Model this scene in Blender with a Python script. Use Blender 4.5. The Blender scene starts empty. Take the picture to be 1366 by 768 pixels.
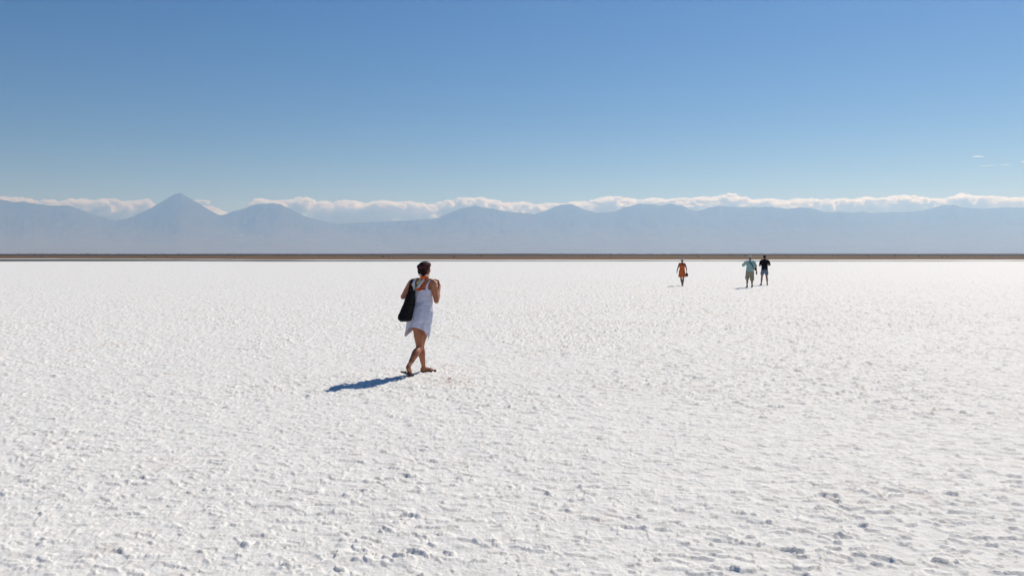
import bpy, bmesh, math, random
import numpy as np
from mathutils import Vector, Matrix, noise as mn

random.seed(7)
C = bpy.context.scene.collection
SC = bpy.context.scene
F = 1062.0                 # focal length in pixels of the 1366 px wide photograph
EYE = 1.72
TILT = math.atan(42.0 / F)

# ------------------------------------------------------------------ camera
cam_d = bpy.data.cameras.new("camera")
cam = bpy.data.objects.new("camera", cam_d)
C.objects.link(cam)
cam.location = (0, 0, EYE)
cam.rotation_euler = (math.pi / 2 - TILT, 0, 0)
cam_d.sensor_width = 36.0
cam_d.lens = 36.0 * F / 1366.0
cam_d.clip_start = 0.1
cam_d.clip_end = 300000.0
SC.camera = cam

# ------------------------------------------------------------------ world, sun, exposure
SUN_AZ = math.radians(38.0)      # to the right of the view direction (+y)
SUN_EL = math.radians(42.8)
w = bpy.data.worlds.new("World")
SC.world = w
w.use_nodes = True
nt = w.node_tree
for n in list(nt.nodes):
    nt.nodes.remove(n)
sky = nt.nodes.new('ShaderNodeTexSky')
sky.sky_type = 'NISHITA'
sky.sun_disc = False
sky.sun_elevation = SUN_EL
sky.sun_rotation = SUN_AZ
sky.altitude = 2300.0
sky.air_density = 1.15
sky.dust_density = 0.5
sky.ozone_density = 3.0
bg = nt.nodes.new('ShaderNodeBackground')
bg.inputs[1].default_value = 0.052
wo = nt.nodes.new('ShaderNodeOutputWorld')
hs = nt.nodes.new('ShaderNodeHueSaturation')
hs.inputs['Hue'].default_value = 0.511
hs.inputs['Saturation'].default_value = 1.46
nt.links.new(sky.outputs[0], hs.inputs['Color'])
nt.links.new(hs.outputs[0], bg.inputs[0])
nt.links.new(bg.outputs[0], wo.inputs[0])

sd = bpy.data.lights.new("sun", 'SUN')
sd.energy = 3.9
sd.angle = math.radians(0.53)
sd.color = (1.0, 0.958, 0.885)
sun = bpy.data.objects.new("sun", sd)
C.objects.link(sun)
sdir = Vector((math.sin(SUN_AZ) * math.cos(SUN_EL), math.cos(SUN_AZ) * math.cos(SUN_EL), math.sin(SUN_EL)))
sun.rotation_euler = sdir.to_track_quat('Z', 'Y').to_euler()
sun.location = (30, 30, 60)

SC.view_settings.view_transform = 'Standard'
SC.view_settings.look = 'None'
SC.view_settings.exposure = 0.25
SC.view_settings.gamma = 1.0
SC.view_settings.use_curve_mapping = False
SC.render.engine = 'CYCLES'
SC.cycles.use_denoising = True
SC.cycles.volume_bounces = 32
SC.cycles.max_bounces = 32
SC.cycles.diffuse_bounces = 4


# ------------------------------------------------------------------ helpers
def at(px, py, d):
    """point of the place seen at photo pixel (px,py), d metres ahead of the photographer"""
    u = (px - 683.0) / F
    v = (384.0 - py) / F
    ry = math.cos(TILT) + v * math.sin(TILT)
    rz = -math.sin(TILT) + v * math.cos(TILT)
    k = d / ry
    return Vector((u * k, d, EYE + rz * k))


def setp(o, label=None, cat=None, group=None, kind=None):
    if label: o['label'] = label
    if cat: o['category'] = cat
    if group: o['group'] = group
    if kind: o['kind'] = kind
    return o


def link(name, me, m, parent=None, smooth=True):
    o = bpy.data.objects.new(name, me)
    C.objects.link(o)
    if m:
        me.materials.append(m)
    if smooth:
        me.polygons.foreach_set('use_smooth', [True] * len(me.polygons))
    if parent:
        o.parent = parent
    return o


def empty(name, loc=(0, 0, 0), rz=0.0):
    o = bpy.data.objects.new(name, None)
    C.objects.link(o)
    o.location = loc
    o.rotation_euler = (0, 0, rz)
    o.empty_display_size = 0.2
    return o


def grid_mesh(name, V, nr, nc, wrap=False):
    """V: (nr*nc,3) numpy, row major"""
    i = np.arange(nr - 1)[:, None]
    ncc = nc if wrap else nc - 1
    j = np.arange(ncc)[None, :]
    j2 = (j + 1) % nc
    a = i * nc + j
    b = i * nc + j2
    c = (i + 1) * nc + j2
    d = (i + 1) * nc + j
    q = np.stack([a, b, c, d], -1).reshape(-1, 4).astype(np.int32)
    me = bpy.data.meshes.new(name)
    me.vertices.add(len(V))
    me.vertices.foreach_set('co', V.astype(np.float32).ravel())
    me.loops.add(q.size)
    me.loops.foreach_set('vertex_index', q.ravel())
    me.polygons.add(len(q))
    me.polygons.foreach_set('loop_start', np.arange(0, q.size, 4, dtype=np.int32))
    me.polygons.foreach_set('loop_total', np.full(len(q), 4, dtype=np.int32))
    me.update(calc_edges=True)
    me.validate()
    return me


def _hash(ix, iy, seed):
    h = (ix.astype(np.int64) * 374761393 + iy.astype(np.int64) * 668265263 + seed * 974634777) & 0xffffffff
    h = ((h ^ (h >> 13)) * 1274126177) & 0xffffffff
    h = (h ^ (h >> 16)) & 0xffffffff
    return h


def gnoise(x, y, seed=0):
    """2-D gradient noise about -1..1"""
    x0 = np.floor(x); y0 = np.floor(y)
    fx = x - x0; fy = y - y0
    u = fx * fx * fx * (fx * (fx * 6 - 15) + 10)
    v = fy * fy * fy * (fy * (fy * 6 - 15) + 10)
    r = 0
    def g(dx, dy):
        a = _hash(x0 + dx, y0 + dy, seed) * (2 * math.pi / 4294967296.0)
        return np.cos(a) * (fx - dx) + np.sin(a) * (fy - dy)
    n0 = g(0, 0) * (1 - u) + g(1, 0) * u
    n1 = g(0, 1) * (1 - u) + g(1, 1) * u
    return (n0 * (1 - v) + n1 * v) * 1.5


def fbm(x, y, oc=4, seed=0, gain=0.5):
    s = 0; a = 1.0; f = 1.0
    for k in range(oc):
        s = s + a * gnoise(x * f + 17.3 * k, y * f - 9.1 * k, seed + k)
        a *= gain; f *= 2.03
    return s


def sstep(a, b, x):
    t = np.clip((x - a) / (b - a), 0, 1)
    return t * t * (3 - 2 * t)


# ------------------------------------------------------------------ materials
def new_mat(name):
    m = bpy.data.materials.new(name)
    m.use_nodes = True
    t = m.node_tree
    b = t.nodes.get('Principled BSDF')
    return m, t, b


def noise_node(t, scale, detail=3, rough=0.55, coord='Object', stretch=None):
    tc = t.nodes.new('ShaderNodeTexCoord')
    n = t.nodes.new('ShaderNodeTexNoise')
    n.inputs['Scale'].default_value = scale
    n.inputs['Detail'].default_value = detail
    n.inputs['Roughness'].default_value = rough
    if stretch:
        mp = t.nodes.new('ShaderNodeMapping')
        mp.inputs['Scale'].default_value = stretch
        t.links.new(tc.outputs[coord], mp.inputs[0])
        t.links.new(mp.outputs[0], n.inputs['Vector'])
    else:
        t.links.new(tc.outputs[coord], n.inputs['Vector'])
    return n


def ramp(t, fac, stops):
    r = t.nodes.new('ShaderNodeValToRGB')
    e = r.color_ramp.elements
    while len(e) < len(stops):
        e.new(0.5)
    for k, (p, c) in enumerate(stops):
        e[k].position = p
        e[k].color = (*c, 1)
    t.links.new(fac, r.inputs[0])
    return r


def simple(name, c1, c2, scale=20, rough=0.8, bump=0.0, bscale=60, spec=0.3, bdist=0.01, transl=0.0, stretch=None):
    m, t, b = new_mat(name)
    n = noise_node(t, scale, stretch=stretch)
    r = ramp(t, n.outputs[0], [(0.35, c1), (0.65, c2)])
    t.links.new(r.outputs[0], b.inputs['Base Color'])
    b.inputs['Roughness'].default_value = rough
    b.inputs['Specular IOR Level'].default_value = spec
    if bump:
        n2 = noise_node(t, bscale)
        bu = t.nodes.new('ShaderNodeBump')
        bu.inputs['Strength'].default_value = bump
        bu.inputs['Distance'].default_value = bdist
        t.links.new(n2.outputs[0], bu.inputs['Height'])
        t.links.new(bu.outputs[0], b.inputs['Normal'])
    if transl:
        tr = t.nodes.new('ShaderNodeBsdfTranslucent')
        t.links.new(r.outputs[0], tr.inputs[0])
        mx = t.nodes.new('ShaderNodeMixShader')
        mx.inputs[0].default_value = transl
        out = t.nodes.get('Material Output')
        t.links.new(b.outputs[0], mx.inputs[1])
        t.links.new(tr.outputs[0], mx.inputs[2])
        t.links.new(mx.outputs[0], out.inputs['Surface'])
    return m


def salt_material():
    m, t, b = new_mat('salt_crust')
    L = t.links.new
    # white crust, faintly uneven, a few pinkish-brown stains
    n1 = noise_node(t, 9.0, 6, 0.6)
    r1 = ramp(t, n1.outputs[0], [(0.3, (0.66, 0.645, 0.61)), (0.48, (0.77, 0.76, 0.725)), (0.66, (0.84, 0.83, 0.79))])
    n2 = noise_node(t, 0.55, 4, 0.6)
    r2 = ramp(t, n2.outputs[0], [(0.57, (0, 0, 0)), (0.72, (1, 1, 1))])
    n3 = noise_node(t, 6.0, 5, 0.7)
    r3 = ramp(t, n3.outputs[0], [(0.48, (0, 0, 0)), (0.66, (1, 1, 1))])
    mu = t.nodes.new('ShaderNodeMath'); mu.operation = 'MULTIPLY'
    L(r2.outputs[0], mu.inputs[0]); L(r3.outputs[0], mu.inputs[1])
    mu2 = t.nodes.new('ShaderNodeMath'); mu2.operation = 'MULTIPLY'
    L(mu.outputs[0], mu2.inputs[0]); mu2.inputs[1].default_value = 0.55
    mx = t.nodes.new('ShaderNodeMix'); mx.data_type = 'RGBA'
    L(mu2.outputs[0], mx.inputs[0]); L(r1.outputs[0], mx.inputs[6])
    mx.inputs[7].default_value = (0.62, 0.45, 0.36, 1)
    # one trodden brown scuff beside the walker's path
    tc = t.nodes.new('ShaderNodeTexCoord')
    mp = t.nodes.new('ShaderNodeMapping'); mp.inputs['Location'].default_value = (0.80, -10.85, 0)
    L(tc.outputs['Object'], mp.inputs[0])
    mp2 = t.nodes.new('ShaderNodeMapping'); mp2.inputs['Scale'].default_value = (2.4, 1.6, 0)
    mp2.inputs['Rotation'].default_value = (0, 0, 0.6)
    L(mp.outputs[0], mp2.inputs[0])
    ln = t.nodes.new('ShaderNodeVectorMath'); ln.operation = 'LENGTH'; L(mp2.outputs[0], ln.inputs[0])
    r5 = ramp(t, ln.outputs['Value'], [(0.2, (1, 1, 1)), (1.0, (0, 0, 0))])
    n5 = noise_node(t, 16, 4, 0.7)
    r6 = ramp(t, n5.outputs[0], [(0.50, (0, 0, 0)), (0.62, (1, 1, 1))])
    m5 = t.nodes.new('ShaderNodeMath'); m5.operation = 'MULTIPLY'; L(r5.outputs[0], m5.inputs[0]); L(r6.outputs[0], m5.inputs[1])
    mx5 = t.nodes.new('ShaderNodeMix'); mx5.data_type = 'RGBA'
    L(m5.outputs[0], mx5.inputs[0]); L(mx.outputs[2], mx5.inputs[6]); mx5.inputs[7].default_value = (0.42, 0.27, 0.20, 1)
    L(mx5.outputs[2], b.inputs['Base Color'])
    b.inputs['Roughness'].default_value = 0.75
    b.inputs['Specular IOR Level'].default_value = 0.15
    b.inputs['Subsurface Weight'].default_value = 0.3
    b.inputs['Subsurface Radius'].default_value = (1.0, 0.85, 0.75)
    b.inputs['Subsurface Scale'].default_value = 0.008
    nb = noise_node(t, 55, 5, 0.65)
    nc = noise_node(t, 14, 5, 0.7)
    b1 = t.nodes.new('ShaderNodeBump'); b1.inputs['Strength'].default_value = 0.9; b1.inputs['Distance'].default_value = 0.006
    b2 = t.nodes.new('ShaderNodeBump'); b2.inputs['Strength'].default_value = 0.30; b2.inputs['Distance'].default_value = 0.02
    L(nb.outputs[0], b1.inputs['Height']); L(nc.outputs[0], b2.inputs['Height'])
    L(b2.outputs[0], b1.inputs['Normal']); L(b1.outputs[0], b.inputs['Normal'])
    return m


M_salt = salt_material()
M_far_salt = simple('shore_salt', (0.70, 0.70, 0.69), (0.80, 0.80, 0.79), 0.05, 0.7)
M_mud = simple('wet_mud', (0.045, 0.047, 0.036), (0.085, 0.082, 0.058), 0.03, 0.75, stretch=(0.3, 1, 1))
M_skin = simple('skin', (0.33, 0.125, 0.065), (0.40, 0.165, 0.09), 9, 0.55, 0.15, 80, 0.25, 0.002)
M_skin_dark = simple('tanned_skin', (0.22, 0.085, 0.048), (0.28, 0.115, 0.065), 9, 0.5, spec=0.35)
M_hair = simple('dark_hair', (0.006, 0.003, 0.003), (0.020, 0.009, 0.007), 60, 0.7, 0.6, 120, 0.12, 0.006, stretch=(1, 1, 0.15))
M_band = simple('dark_red_cloth', (0.085, 0.006, 0.010), (0.008, 0.006, 0.010), 28, 0.8, 0.3, 50)
M_white = simple('white_cotton', (0.60, 0.60, 0.73), (0.71, 0.71, 0.82), 8, 0.85, 0.7, 14, 0.2, 0.03, transl=0.10)
M_scarfw = simple('cream_scarf', (0.70, 0.66, 0.58), (0.80, 0.78, 0.74), 30, 0.85, 0.4, 60, transl=0.15)
M_scarfg = simple('olive_scarf', (0.30, 0.24, 0.10), (0.55, 0.50, 0.36), 40, 0.85, 0.4, 60)
M_scarfo = simple('orange_scarf', (0.85, 0.06, 0.015), (0.80, 0.17, 0.03), 30, 0.8, 0.4, 60, transl=0.2)
M_black = simple('black_cloth', (0.003, 0.003, 0.004), (0.008, 0.008, 0.009), 15, 0.7, 0.8, 11, 0.15, 0.03)
M_rubber = simple('black_rubber', (0.012, 0.012, 0.012), (0.03, 0.028, 0.026), 40, 0.6)
M_orange = simple('rust_orange_cloth', (0.55, 0.105, 0.022), (0.68, 0.17, 0.035), 10, 0.85, 0.4, 20)
M_maroon = simple('maroon_leather', (0.05, 0.012, 0.012), (0.09, 0.02, 0.02), 15, 0.5)
M_greyhat = simple('grey_white_cloth', (0.45, 0.42, 0.42), (0.68, 0.66, 0.66), 18, 0.85)
M_teal = simple('teal_cotton', (0.22, 0.40, 0.38), (0.32, 0.50, 0.46), 8, 0.85, 0.5, 14, bdist=0.02)
M_khaki = simple('khaki_cotton', (0.22, 0.20, 0.14), (0.30, 0.27, 0.19), 8, 0.85, 0.5, 14, bdist=0.02)
M_navy = simple('black_cotton', (0.004, 0.004, 0.007), (0.009, 0.009, 0.014), 8, 0.9, 0.4, 14, 0.15)
M_slate = simple('slate_blue_cotton', (0.10, 0.13, 0.19), (0.17, 0.20, 0.27), 22, 0.85)
M_shoe = simple('dark_shoe', (0.02, 0.018, 0.02), (0.05, 0.04, 0.04), 22, 0.6)
M_eye = simple('eye_white', (0.7, 0.7, 0.7), (0.75, 0.75, 0.75), 5, 0.2)
M_lip = simple('lips', (0.30, 0.09, 0.08), (0.34, 0.11, 0.09), 9, 0.5)


# ------------------------------------------------------------------ the salt flat
def salt_height(x, y):
    r = np.hypot(x, y)
    # crust ledges run along a wind direction
    cs, sn = math.cos(0.32), math.sin(0.32)
    u = x * cs - y * sn
    v = x * sn + y * cs
    wu = u + 0.06 * gnoise(u * 3.1, v * 3.1, 90) + 0.012 * gnoise(x * 14, y * 14, 92)
    wv = v + 0.06 * gnoise(u * 3.1 + 31, v * 3.1, 91) + 0.012 * gnoise(x * 14 + 5, y * 14, 93)
    far = sstep(7, 26, r)
    h = 0.010 * fbm(x * 0.6, y * 0.6, 3, 1)
    patch = sstep(-0.5, 0.9, fbm(x * 0.33 + 3, y * 0.33, 3, 12) + 0.09 * np.clip(x, -5, 6))
    h = h + 0.0042 * fbm(wu * 2.4, wv * 3.4, 3, 21)
    # plates whose lee edge stands up as a short thin lip, the rest slopes off
    t = wv * 3.0 + 1.3 * fbm(wu * 2.0, wv * 2.4, 3, 31, 0.55)
    fr = t - np.floor(t)
    led = sstep(0.0, 0.045, fr) * (1 - fr) ** 1.6
    brk = sstep(0.04, 0.24, gnoise(u * 3.6, v * 4.6, 33) + 0.35 * gnoise(u * 11, v * 11, 34))
    h = h + led * brk * (0.009 + 0.008 * patch) * (1 + 1.3 * far)
    t2 = wv * 6.3 + 1.3 * fbm(wu * 4.1 + 9, wv * 5.0, 3, 41, 0.55)
    f2 = t2 - np.floor(t2)
    led2 = sstep(0.0, 0.09, f2) * (1 - f2) ** 1.5
    brk2 = sstep(-0.04, 0.20, gnoise(u * 6.3, v * 7.1, 43))
    h = h + led2 * brk2 * (0.008 + 0.0055 * patch) * (1 + 1.3 * far)
    # a few separate clods, ragged
    c = gnoise(wu * 4.1, wv * 7.0, 51) + 0.35 * gnoise(x * 17, y * 19, 52)
    h = h + sstep(0.96, 1.08, c) * 0.011 * (0.7 + 0.5 * gnoise(x * 30, y * 30, 54) + 0.3 * gnoise(x * 55, y * 55, 58))
    # standing flakes, thin and sharp
    fl = gnoise(wu * 4.2, wv * 16.0, 65) + 0.4 * gnoise(x * 13, y * 13, 66)
    h = h + sstep(0.50, 0.60, fl) * 0.012 * (0.7 + 0.7 * patch) * (1 + 1.2 * far)
    # swells that catch the light far out
    h = h + 0.016 * gnoise(u * 0.9, v * 1.4, 81) * sstep(14, 60, r)
    # granules
    h = h + 0.0030 * fbm(x * 21, y * 21, 3, 61, 0.65)
    fade = 1 - 0.6 * sstep(90, 240, r)
    return h * fade


def build_salt():
    a1 = np.radians(np.arange(-41, 41.001, 0.07))
    a2 = np.radians(np.arange(43, 317.1, 3.0))
    ang = np.concatenate([a1, a2])
    rr = [0.0001, 0.8, 1.6, 2.2, 2.8, 3.3]
    r = 3.6
    while r < 1600:
        rr.append(r)
        if r < 14: s = 0.0028
        elif r < 60: s = 0.0036
        elif r < 120: s = 0.008
        elif r < 260: s = 0.02
        else: s = 0.15
        r *= 1 + s
    rr = np.array(rr)
    R, A = np.meshgrid(rr, ang, indexing='ij')
    X = R * np.sin(A); Y = R * np.cos(A)
    Z = np.zeros_like(X)
    nd = len(a1)
    Z[:, :nd] = salt_height(X[:, :nd], Y[:, :nd])
    Z[0, :] = 0
    V = np.stack([X, Y, Z], -1).reshape(-1, 3)
    me = grid_mesh('salt_flat', V, len(rr), len(ang), wrap=True)
    # outward facing up
    o = link('salt_flat', me, M_salt)
    me.flip_normals() if me.polygons[10].normal.z < 0 else None
    setp(o, kind='structure')


build_salt()


# ------------------------------------------------------------------ the far shore
def lerp_tab(x, tab):
    return np.interp(x, [a for a, _ in tab], [b for _, b in tab])


def sheet(name, ynear, yfar, z, m, xs, thick_rows=6):
    rows = []
    for k in range(thick_rows):
        f = k / (thick_rows - 1)
        yy = ynear * (1 - f) + yfar * f
        rows.append(np.stack([xs, yy, np.full_like(xs, z)], -1))
    V = np.concatenate(rows)
    me = grid_mesh(name, V, thick_rows, len(xs))
    o = link(name, me, m)
    if me.polygons[0].normal.z < 0:
        me.flip_normals()
    setp(o, kind='structure')
    return o


xs = np.arange(-620, 620.1, 2.0)
mud_near = 274 + 12 * fbm(xs * 0.012, xs * 0, 4, 3)
q = xs / 400.0       # -1 left edge of view .. +1 right
mud_far = lerp_tab(xs, [(-620, 540), (-250, 500), (-170, 430), (-60, 345), (0, 318), (200, 315), (620, 325)]) + 12 * fbm(xs * 0.03, xs * 0, 4, 8)
sheet('mud_strip', mud_near, np.maximum(mud_far, mud_near + 20), 0.03, M_mud, xs)


def plain_material():
    m, t, b = new_mat('desert_plain')
    L = t.links.new
    n = noise_node(t, 0.006, 6, 0.65, stretch=(0.35, 1, 1))
    r = ramp(t, n.outputs[0], [(0.36, (0.075, 0.046, 0.025)), (0.5, (0.15, 0.085, 0.038)), (0.64, (0.22, 0.145, 0.055))])
    # darker gravel further out
    tc = t.nodes.new('ShaderNodeTexCoord')
    sp = t.nodes.new('ShaderNodeSeparateXYZ'); L(tc.outputs['Object'], sp.inputs[0])
    n2 = noise_node(t, 0.0016, 4)
    ad = t.nodes.new('ShaderNodeMath'); ad.operation = 'MULTIPLY_ADD'
    L(n2.outputs[0], ad.inputs[0]); ad.inputs[1].default_value = 900
    L(sp.outputs['Y'], ad.inputs[2])
    mr = t.nodes.new('ShaderNodeMapRange')
    mr.inputs['From Min'].default_value = 1500; mr.inputs['From Max'].default_value = 2300
    L(ad.outputs[0], mr.inputs[0])
    mx = t.nodes.new('ShaderNodeMix'); mx.data_type = 'RGBA'
    L(mr.outputs[0], mx.inputs[0]); L(r.outputs[0], mx.inputs[6])
    mx.inputs[7].default_value = (0.040, 0.030, 0.022, 1)
    L(mx.outputs[2], b.inputs['Base Color'])
    b.inputs['Roughness'].default_value = 0.95
    b.inputs['Specular IOR Level'].default_value = 0.1
    return m


def build_plain():
    u = np.linspace(-1, 1, 900)
    ys = np.concatenate([[0], np.geomspace(1, 3600, 70)])
    U, D = np.meshgrid(u, ys, indexing='ij')
    U = U.T; D = D.T
    near = lerp_tab(U * 900, [(-900, 700), (-380, 660), (-260, 560), (-120, 440), (0, 415), (300, 440), (420, 500), (900, 560)])
    near = near + 16 * fbm(U * 22, U * 0, 4, 5)
    Y = near + D
    X = U * (900 + D * 0.95)
    Z = 0.05 + 12.0 * sstep(0, 3000, Y - 450) * (1 + 0.10 * fbm(X * 0.0012, Y * 0.0012, 3, 6))
    Z = Z + 0.35 * fbm(X * 0.012, Y * 0.012, 3, 7) * sstep(30, 500, D)
    Z = Z - 14.0 * sstep(3300, 4200, Y)
    Z = np.maximum(Z, -0.4)
    V = np.stack([X, Y, Z], -1).reshape(-1, 3)
    me = grid_mesh('desert_plain', V, len(ys), len(u))
    if me.polygons[100].normal.z < 0:
        me.flip_normals()
    o = link('desert_plain', me, plain_material())
    setp(o, kind='structure')


build_plain()


def build_scrub():
    """low desert bushes over the plain, too many and too small to count"""
    rnd = random.Random(5)
    base = bmesh.new(); bmesh.ops.create_icosphere(base, subdivisions=1, radius=1.0)
    bv = np.array([v.co[:] for v in base.verts]); bf = np.array([[v.index for v in f.verts] for f in base.faces])
    base.free()
    VV = []; FF = []; n = 0
    for k in range(1500):
        y = rnd.choice([rnd.uniform(900, 3300), rnd.uniform(2700, 3350), rnd.uniform(3100, 3400)])
        x = rnd.uniform(-0.75, 0.75) * y
        z = 0.05 + 12.0 * float(sstep(0, 3000, np.array(y - 450.)))
        s = rnd.uniform(0.4, 1.0)
        j = np.array([rnd.uniform(0.7, 1.3) for _ in range(len(bv))])[:, None]
        v = bv * j * np.array([s * rnd.uniform(1, 3.0), s * 1.3, s * 0.8]) + np.array([x, y, z + 0.2 * s])
        VV.append(v); FF.append(bf + n); n += len(bv)
    V = np.concatenate(VV); Fc = np.concatenate(FF)
    me = bpy.data.meshes.new('scrub')
    me.from_pydata(V.tolist(), [], Fc.tolist())
    m = simple('scrub_leaves', (0.035, 0.035, 0.022), (0.07, 0.06, 0.035), 0.2, 0.9)
    o = link('scrub', me, m, smooth=False)
    setp(o, 'low dark desert scrub scattered over the brown plain beyond the salt', 'scrub', kind='stuff')


build_scrub()

# ------------------------------------------------------------------ mountains
SKYLINE = [(-260, 277), (-160, 266), (-80, 270), (-30, 263), (0, 265.7), (20, 270), (33, 269), (49, 272), (69, 274.6), (95, 274.6), (105, 278), (128, 287.8),
 (142, 291), (155, 294.3), (171, 292), (184, 286.8), (198, 280), (211, 273), (224, 265.4), (234, 259.5), (239, 258.3), (244, 258.6), (249, 261),
 (260, 268), (273, 275.6), (283, 282), (293, 286.8), (300, 286.8), (313, 282), (329, 278), (342, 272.6), (353, 272.2), (365, 271.4), (375, 272.6),
 (389, 279.5), (405, 287.8), (425, 294.3), (441, 297.3), (452, 298.6), (516, 296), (582, 292), (595, 286), (611, 280), (624, 276.2), (634, 275),
 (644, 277), (674, 281.8), (713, 286), (727, 282), (740, 275.6), (751, 273), (763, 273), (779, 280), (796, 284), (819, 282.8), (829, 277.9),
 (852, 272), (868, 273), (881, 275), (893, 272), (900, 273.4), (907, 274), (927, 282.6), (944, 277.5), (955, 275), (972, 276), (1002, 276.8),
 (1026, 276), (1050, 279), (1067, 276.8), (1081, 278), (1101, 283.7), (1118, 282.6), (1139, 283.7), (1149, 282.3), (1159, 284.4), (1173, 283.7),
 (1214, 283), (1234, 280), (1255, 274), (1268, 273), (1285, 277.5), (1309, 278.6), (1340, 276.8), (1366, 277.5), (1430, 281), (1500, 276), (1620, 285)]


def mountain_material():
    m, t, b = new_mat('volcanic_rock')
    L = t.links.new
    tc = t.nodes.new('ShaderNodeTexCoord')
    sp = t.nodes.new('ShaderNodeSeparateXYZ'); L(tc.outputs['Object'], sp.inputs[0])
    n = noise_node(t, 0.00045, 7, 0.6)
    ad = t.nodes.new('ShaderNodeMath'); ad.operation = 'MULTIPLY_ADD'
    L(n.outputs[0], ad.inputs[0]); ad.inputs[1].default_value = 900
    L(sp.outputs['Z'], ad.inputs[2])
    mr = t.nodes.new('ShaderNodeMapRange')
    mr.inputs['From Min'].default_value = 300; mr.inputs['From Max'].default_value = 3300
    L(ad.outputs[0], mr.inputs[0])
    r = ramp(t, mr.outputs[0], [(0.0, (0.27, 0.25, 0.24)), (0.30, (0.21, 0.19, 0.18)), (0.58, (0.11, 0.096, 0.092)), (1.0, (0.06, 0.052, 0.05))])  # paler towards the foot: denser low haze painted into the rock colour
    n2 = noise_node(t, 0.0011, 6, 0.65)
    r2 = ramp(t, n2.outputs[0], [(0.3, (0.8, 0.8, 0.8)), (0.7, (1.2, 1.2, 1.2))])
    mx = t.nodes.new('ShaderNodeMix'); mx.data_type = 'RGBA'; mx.blend_type = 'MULTIPLY'; mx.inputs[0].default_value = 1
    L(r.outputs[0], mx.inputs[6]); L(r2.outputs[0], mx.inputs[7])
    L(mx.outputs[2], b.inputs['Base Color'])
    b.inputs['Roughness'].default_value = 1.0
    b.inputs['Specular IOR Level'].default_value = 0.0
    return m


def build_mountains():
    px = np.arange(-260, 1620.1, 1.5)
    az = (px - 683) / F            # tangent of the bearing
    sky_y = np.interp(px, [a for a, _ in SKYLINE], [b for _, b in SKYLINE])
    sky_y = sky_y + 0.7 * fbm(px * 0.13, px * 0, 4, 77)
    el = (342 - sky_y) / F         # height over distance (measured along y)
    # smooth base of the range = bajada; the rest are peaks
    base_y = np.interp(px, [-260, 0, 150, 290, 450, 700, 900, 1100, 1366, 1620], [296, 296, 297, 294, 302, 291, 288, 289, 289, 292])
    bel = np.minimum((342 - base_y) / F, el * 0.985)
    Rr = 44000 + 2200 * gnoise(px * 0.006, px * 0, 4)
    ss = np.concatenate([np.linspace(0, 0.8, 34), np.linspace(0.82, 1.0, 34), np.linspace(1.01, 1.22, 22)])
    S, A = np.meshgrid(ss, az, indexing='ij')
    RR = Rr[None, :] + 0 * S
    R0 = 27000.0
    D = R0 + (RR - R0) * S
    hb = bel[None, :] * RR
    hp = (el - bel)[None, :] * RR
    s1 = np.clip(S, 0, 1)
    Z = hb * (0.25 * s1 + 0.75 * s1 ** 2.0)
    dist = np.abs(D - RR)
    wid = 700 + 1.7 * hp
    Z = Z + hp * np.exp(-(dist / wid) ** 1.15)
    back = np.clip((S - 1) / 0.22, 0, 1)
    Z = Z * (1 - 0.6 * back)
    X = A * D
    gul = fbm(X * 0.0011, D * 0.0005, 5, 14, 0.55)
    rid = 1 - np.abs(fbm(X * 0.0007, D * 0.00035, 4, 24, 0.5))
    amp = sstep(0.1, 0.7, s1) * (1 - sstep(0.93, 1.0, s1)) * (S < 1)
    Z = Z + amp * (0.07 * Z * gul + 0.06 * Z * (rid - 0.7))
    # keep in front slopes below the skyline seen from the flat
    lim = (el[None, :] * 0.97) * D
    Z = np.where(S < 0.99, np.minimum(Z, lim), Z)
    Z = Z + 1.3
    Z[0, :] = -0.5
    Z = np.maximum(Z, -0.5)
    V = np.stack([X, D, Z], -1).reshape(-1, 3)
    me = grid_mesh('mountain_range', V, len(ss), len(px))
    if me.polygons[100].normal.z < 0:
        me.flip_normals()
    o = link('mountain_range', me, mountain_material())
    setp(o, kind='structure')


build_mountains()


# ------------------------------------------------------------------ clouds, beyond the haze
def cloud_material():
    m = bpy.data.materials.new('cloud')
    m.use_nodes = True
    t = m.node_tree
    for n in list(t.nodes):
        t.nodes.remove(n)
    out = t.nodes.new('ShaderNodeOutputMaterial')
    v = t.nodes.new('ShaderNodeVolumePrincipled')
    v.inputs['Color'].default_value = (1, 1, 1, 1)
    v.inputs['Density'].default_value = 0.017
    v.inputs['Anisotropy'].default_value = 0.6
    t.links.new(v.outputs[0], out.inputs['Volume'])
    return m


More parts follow.
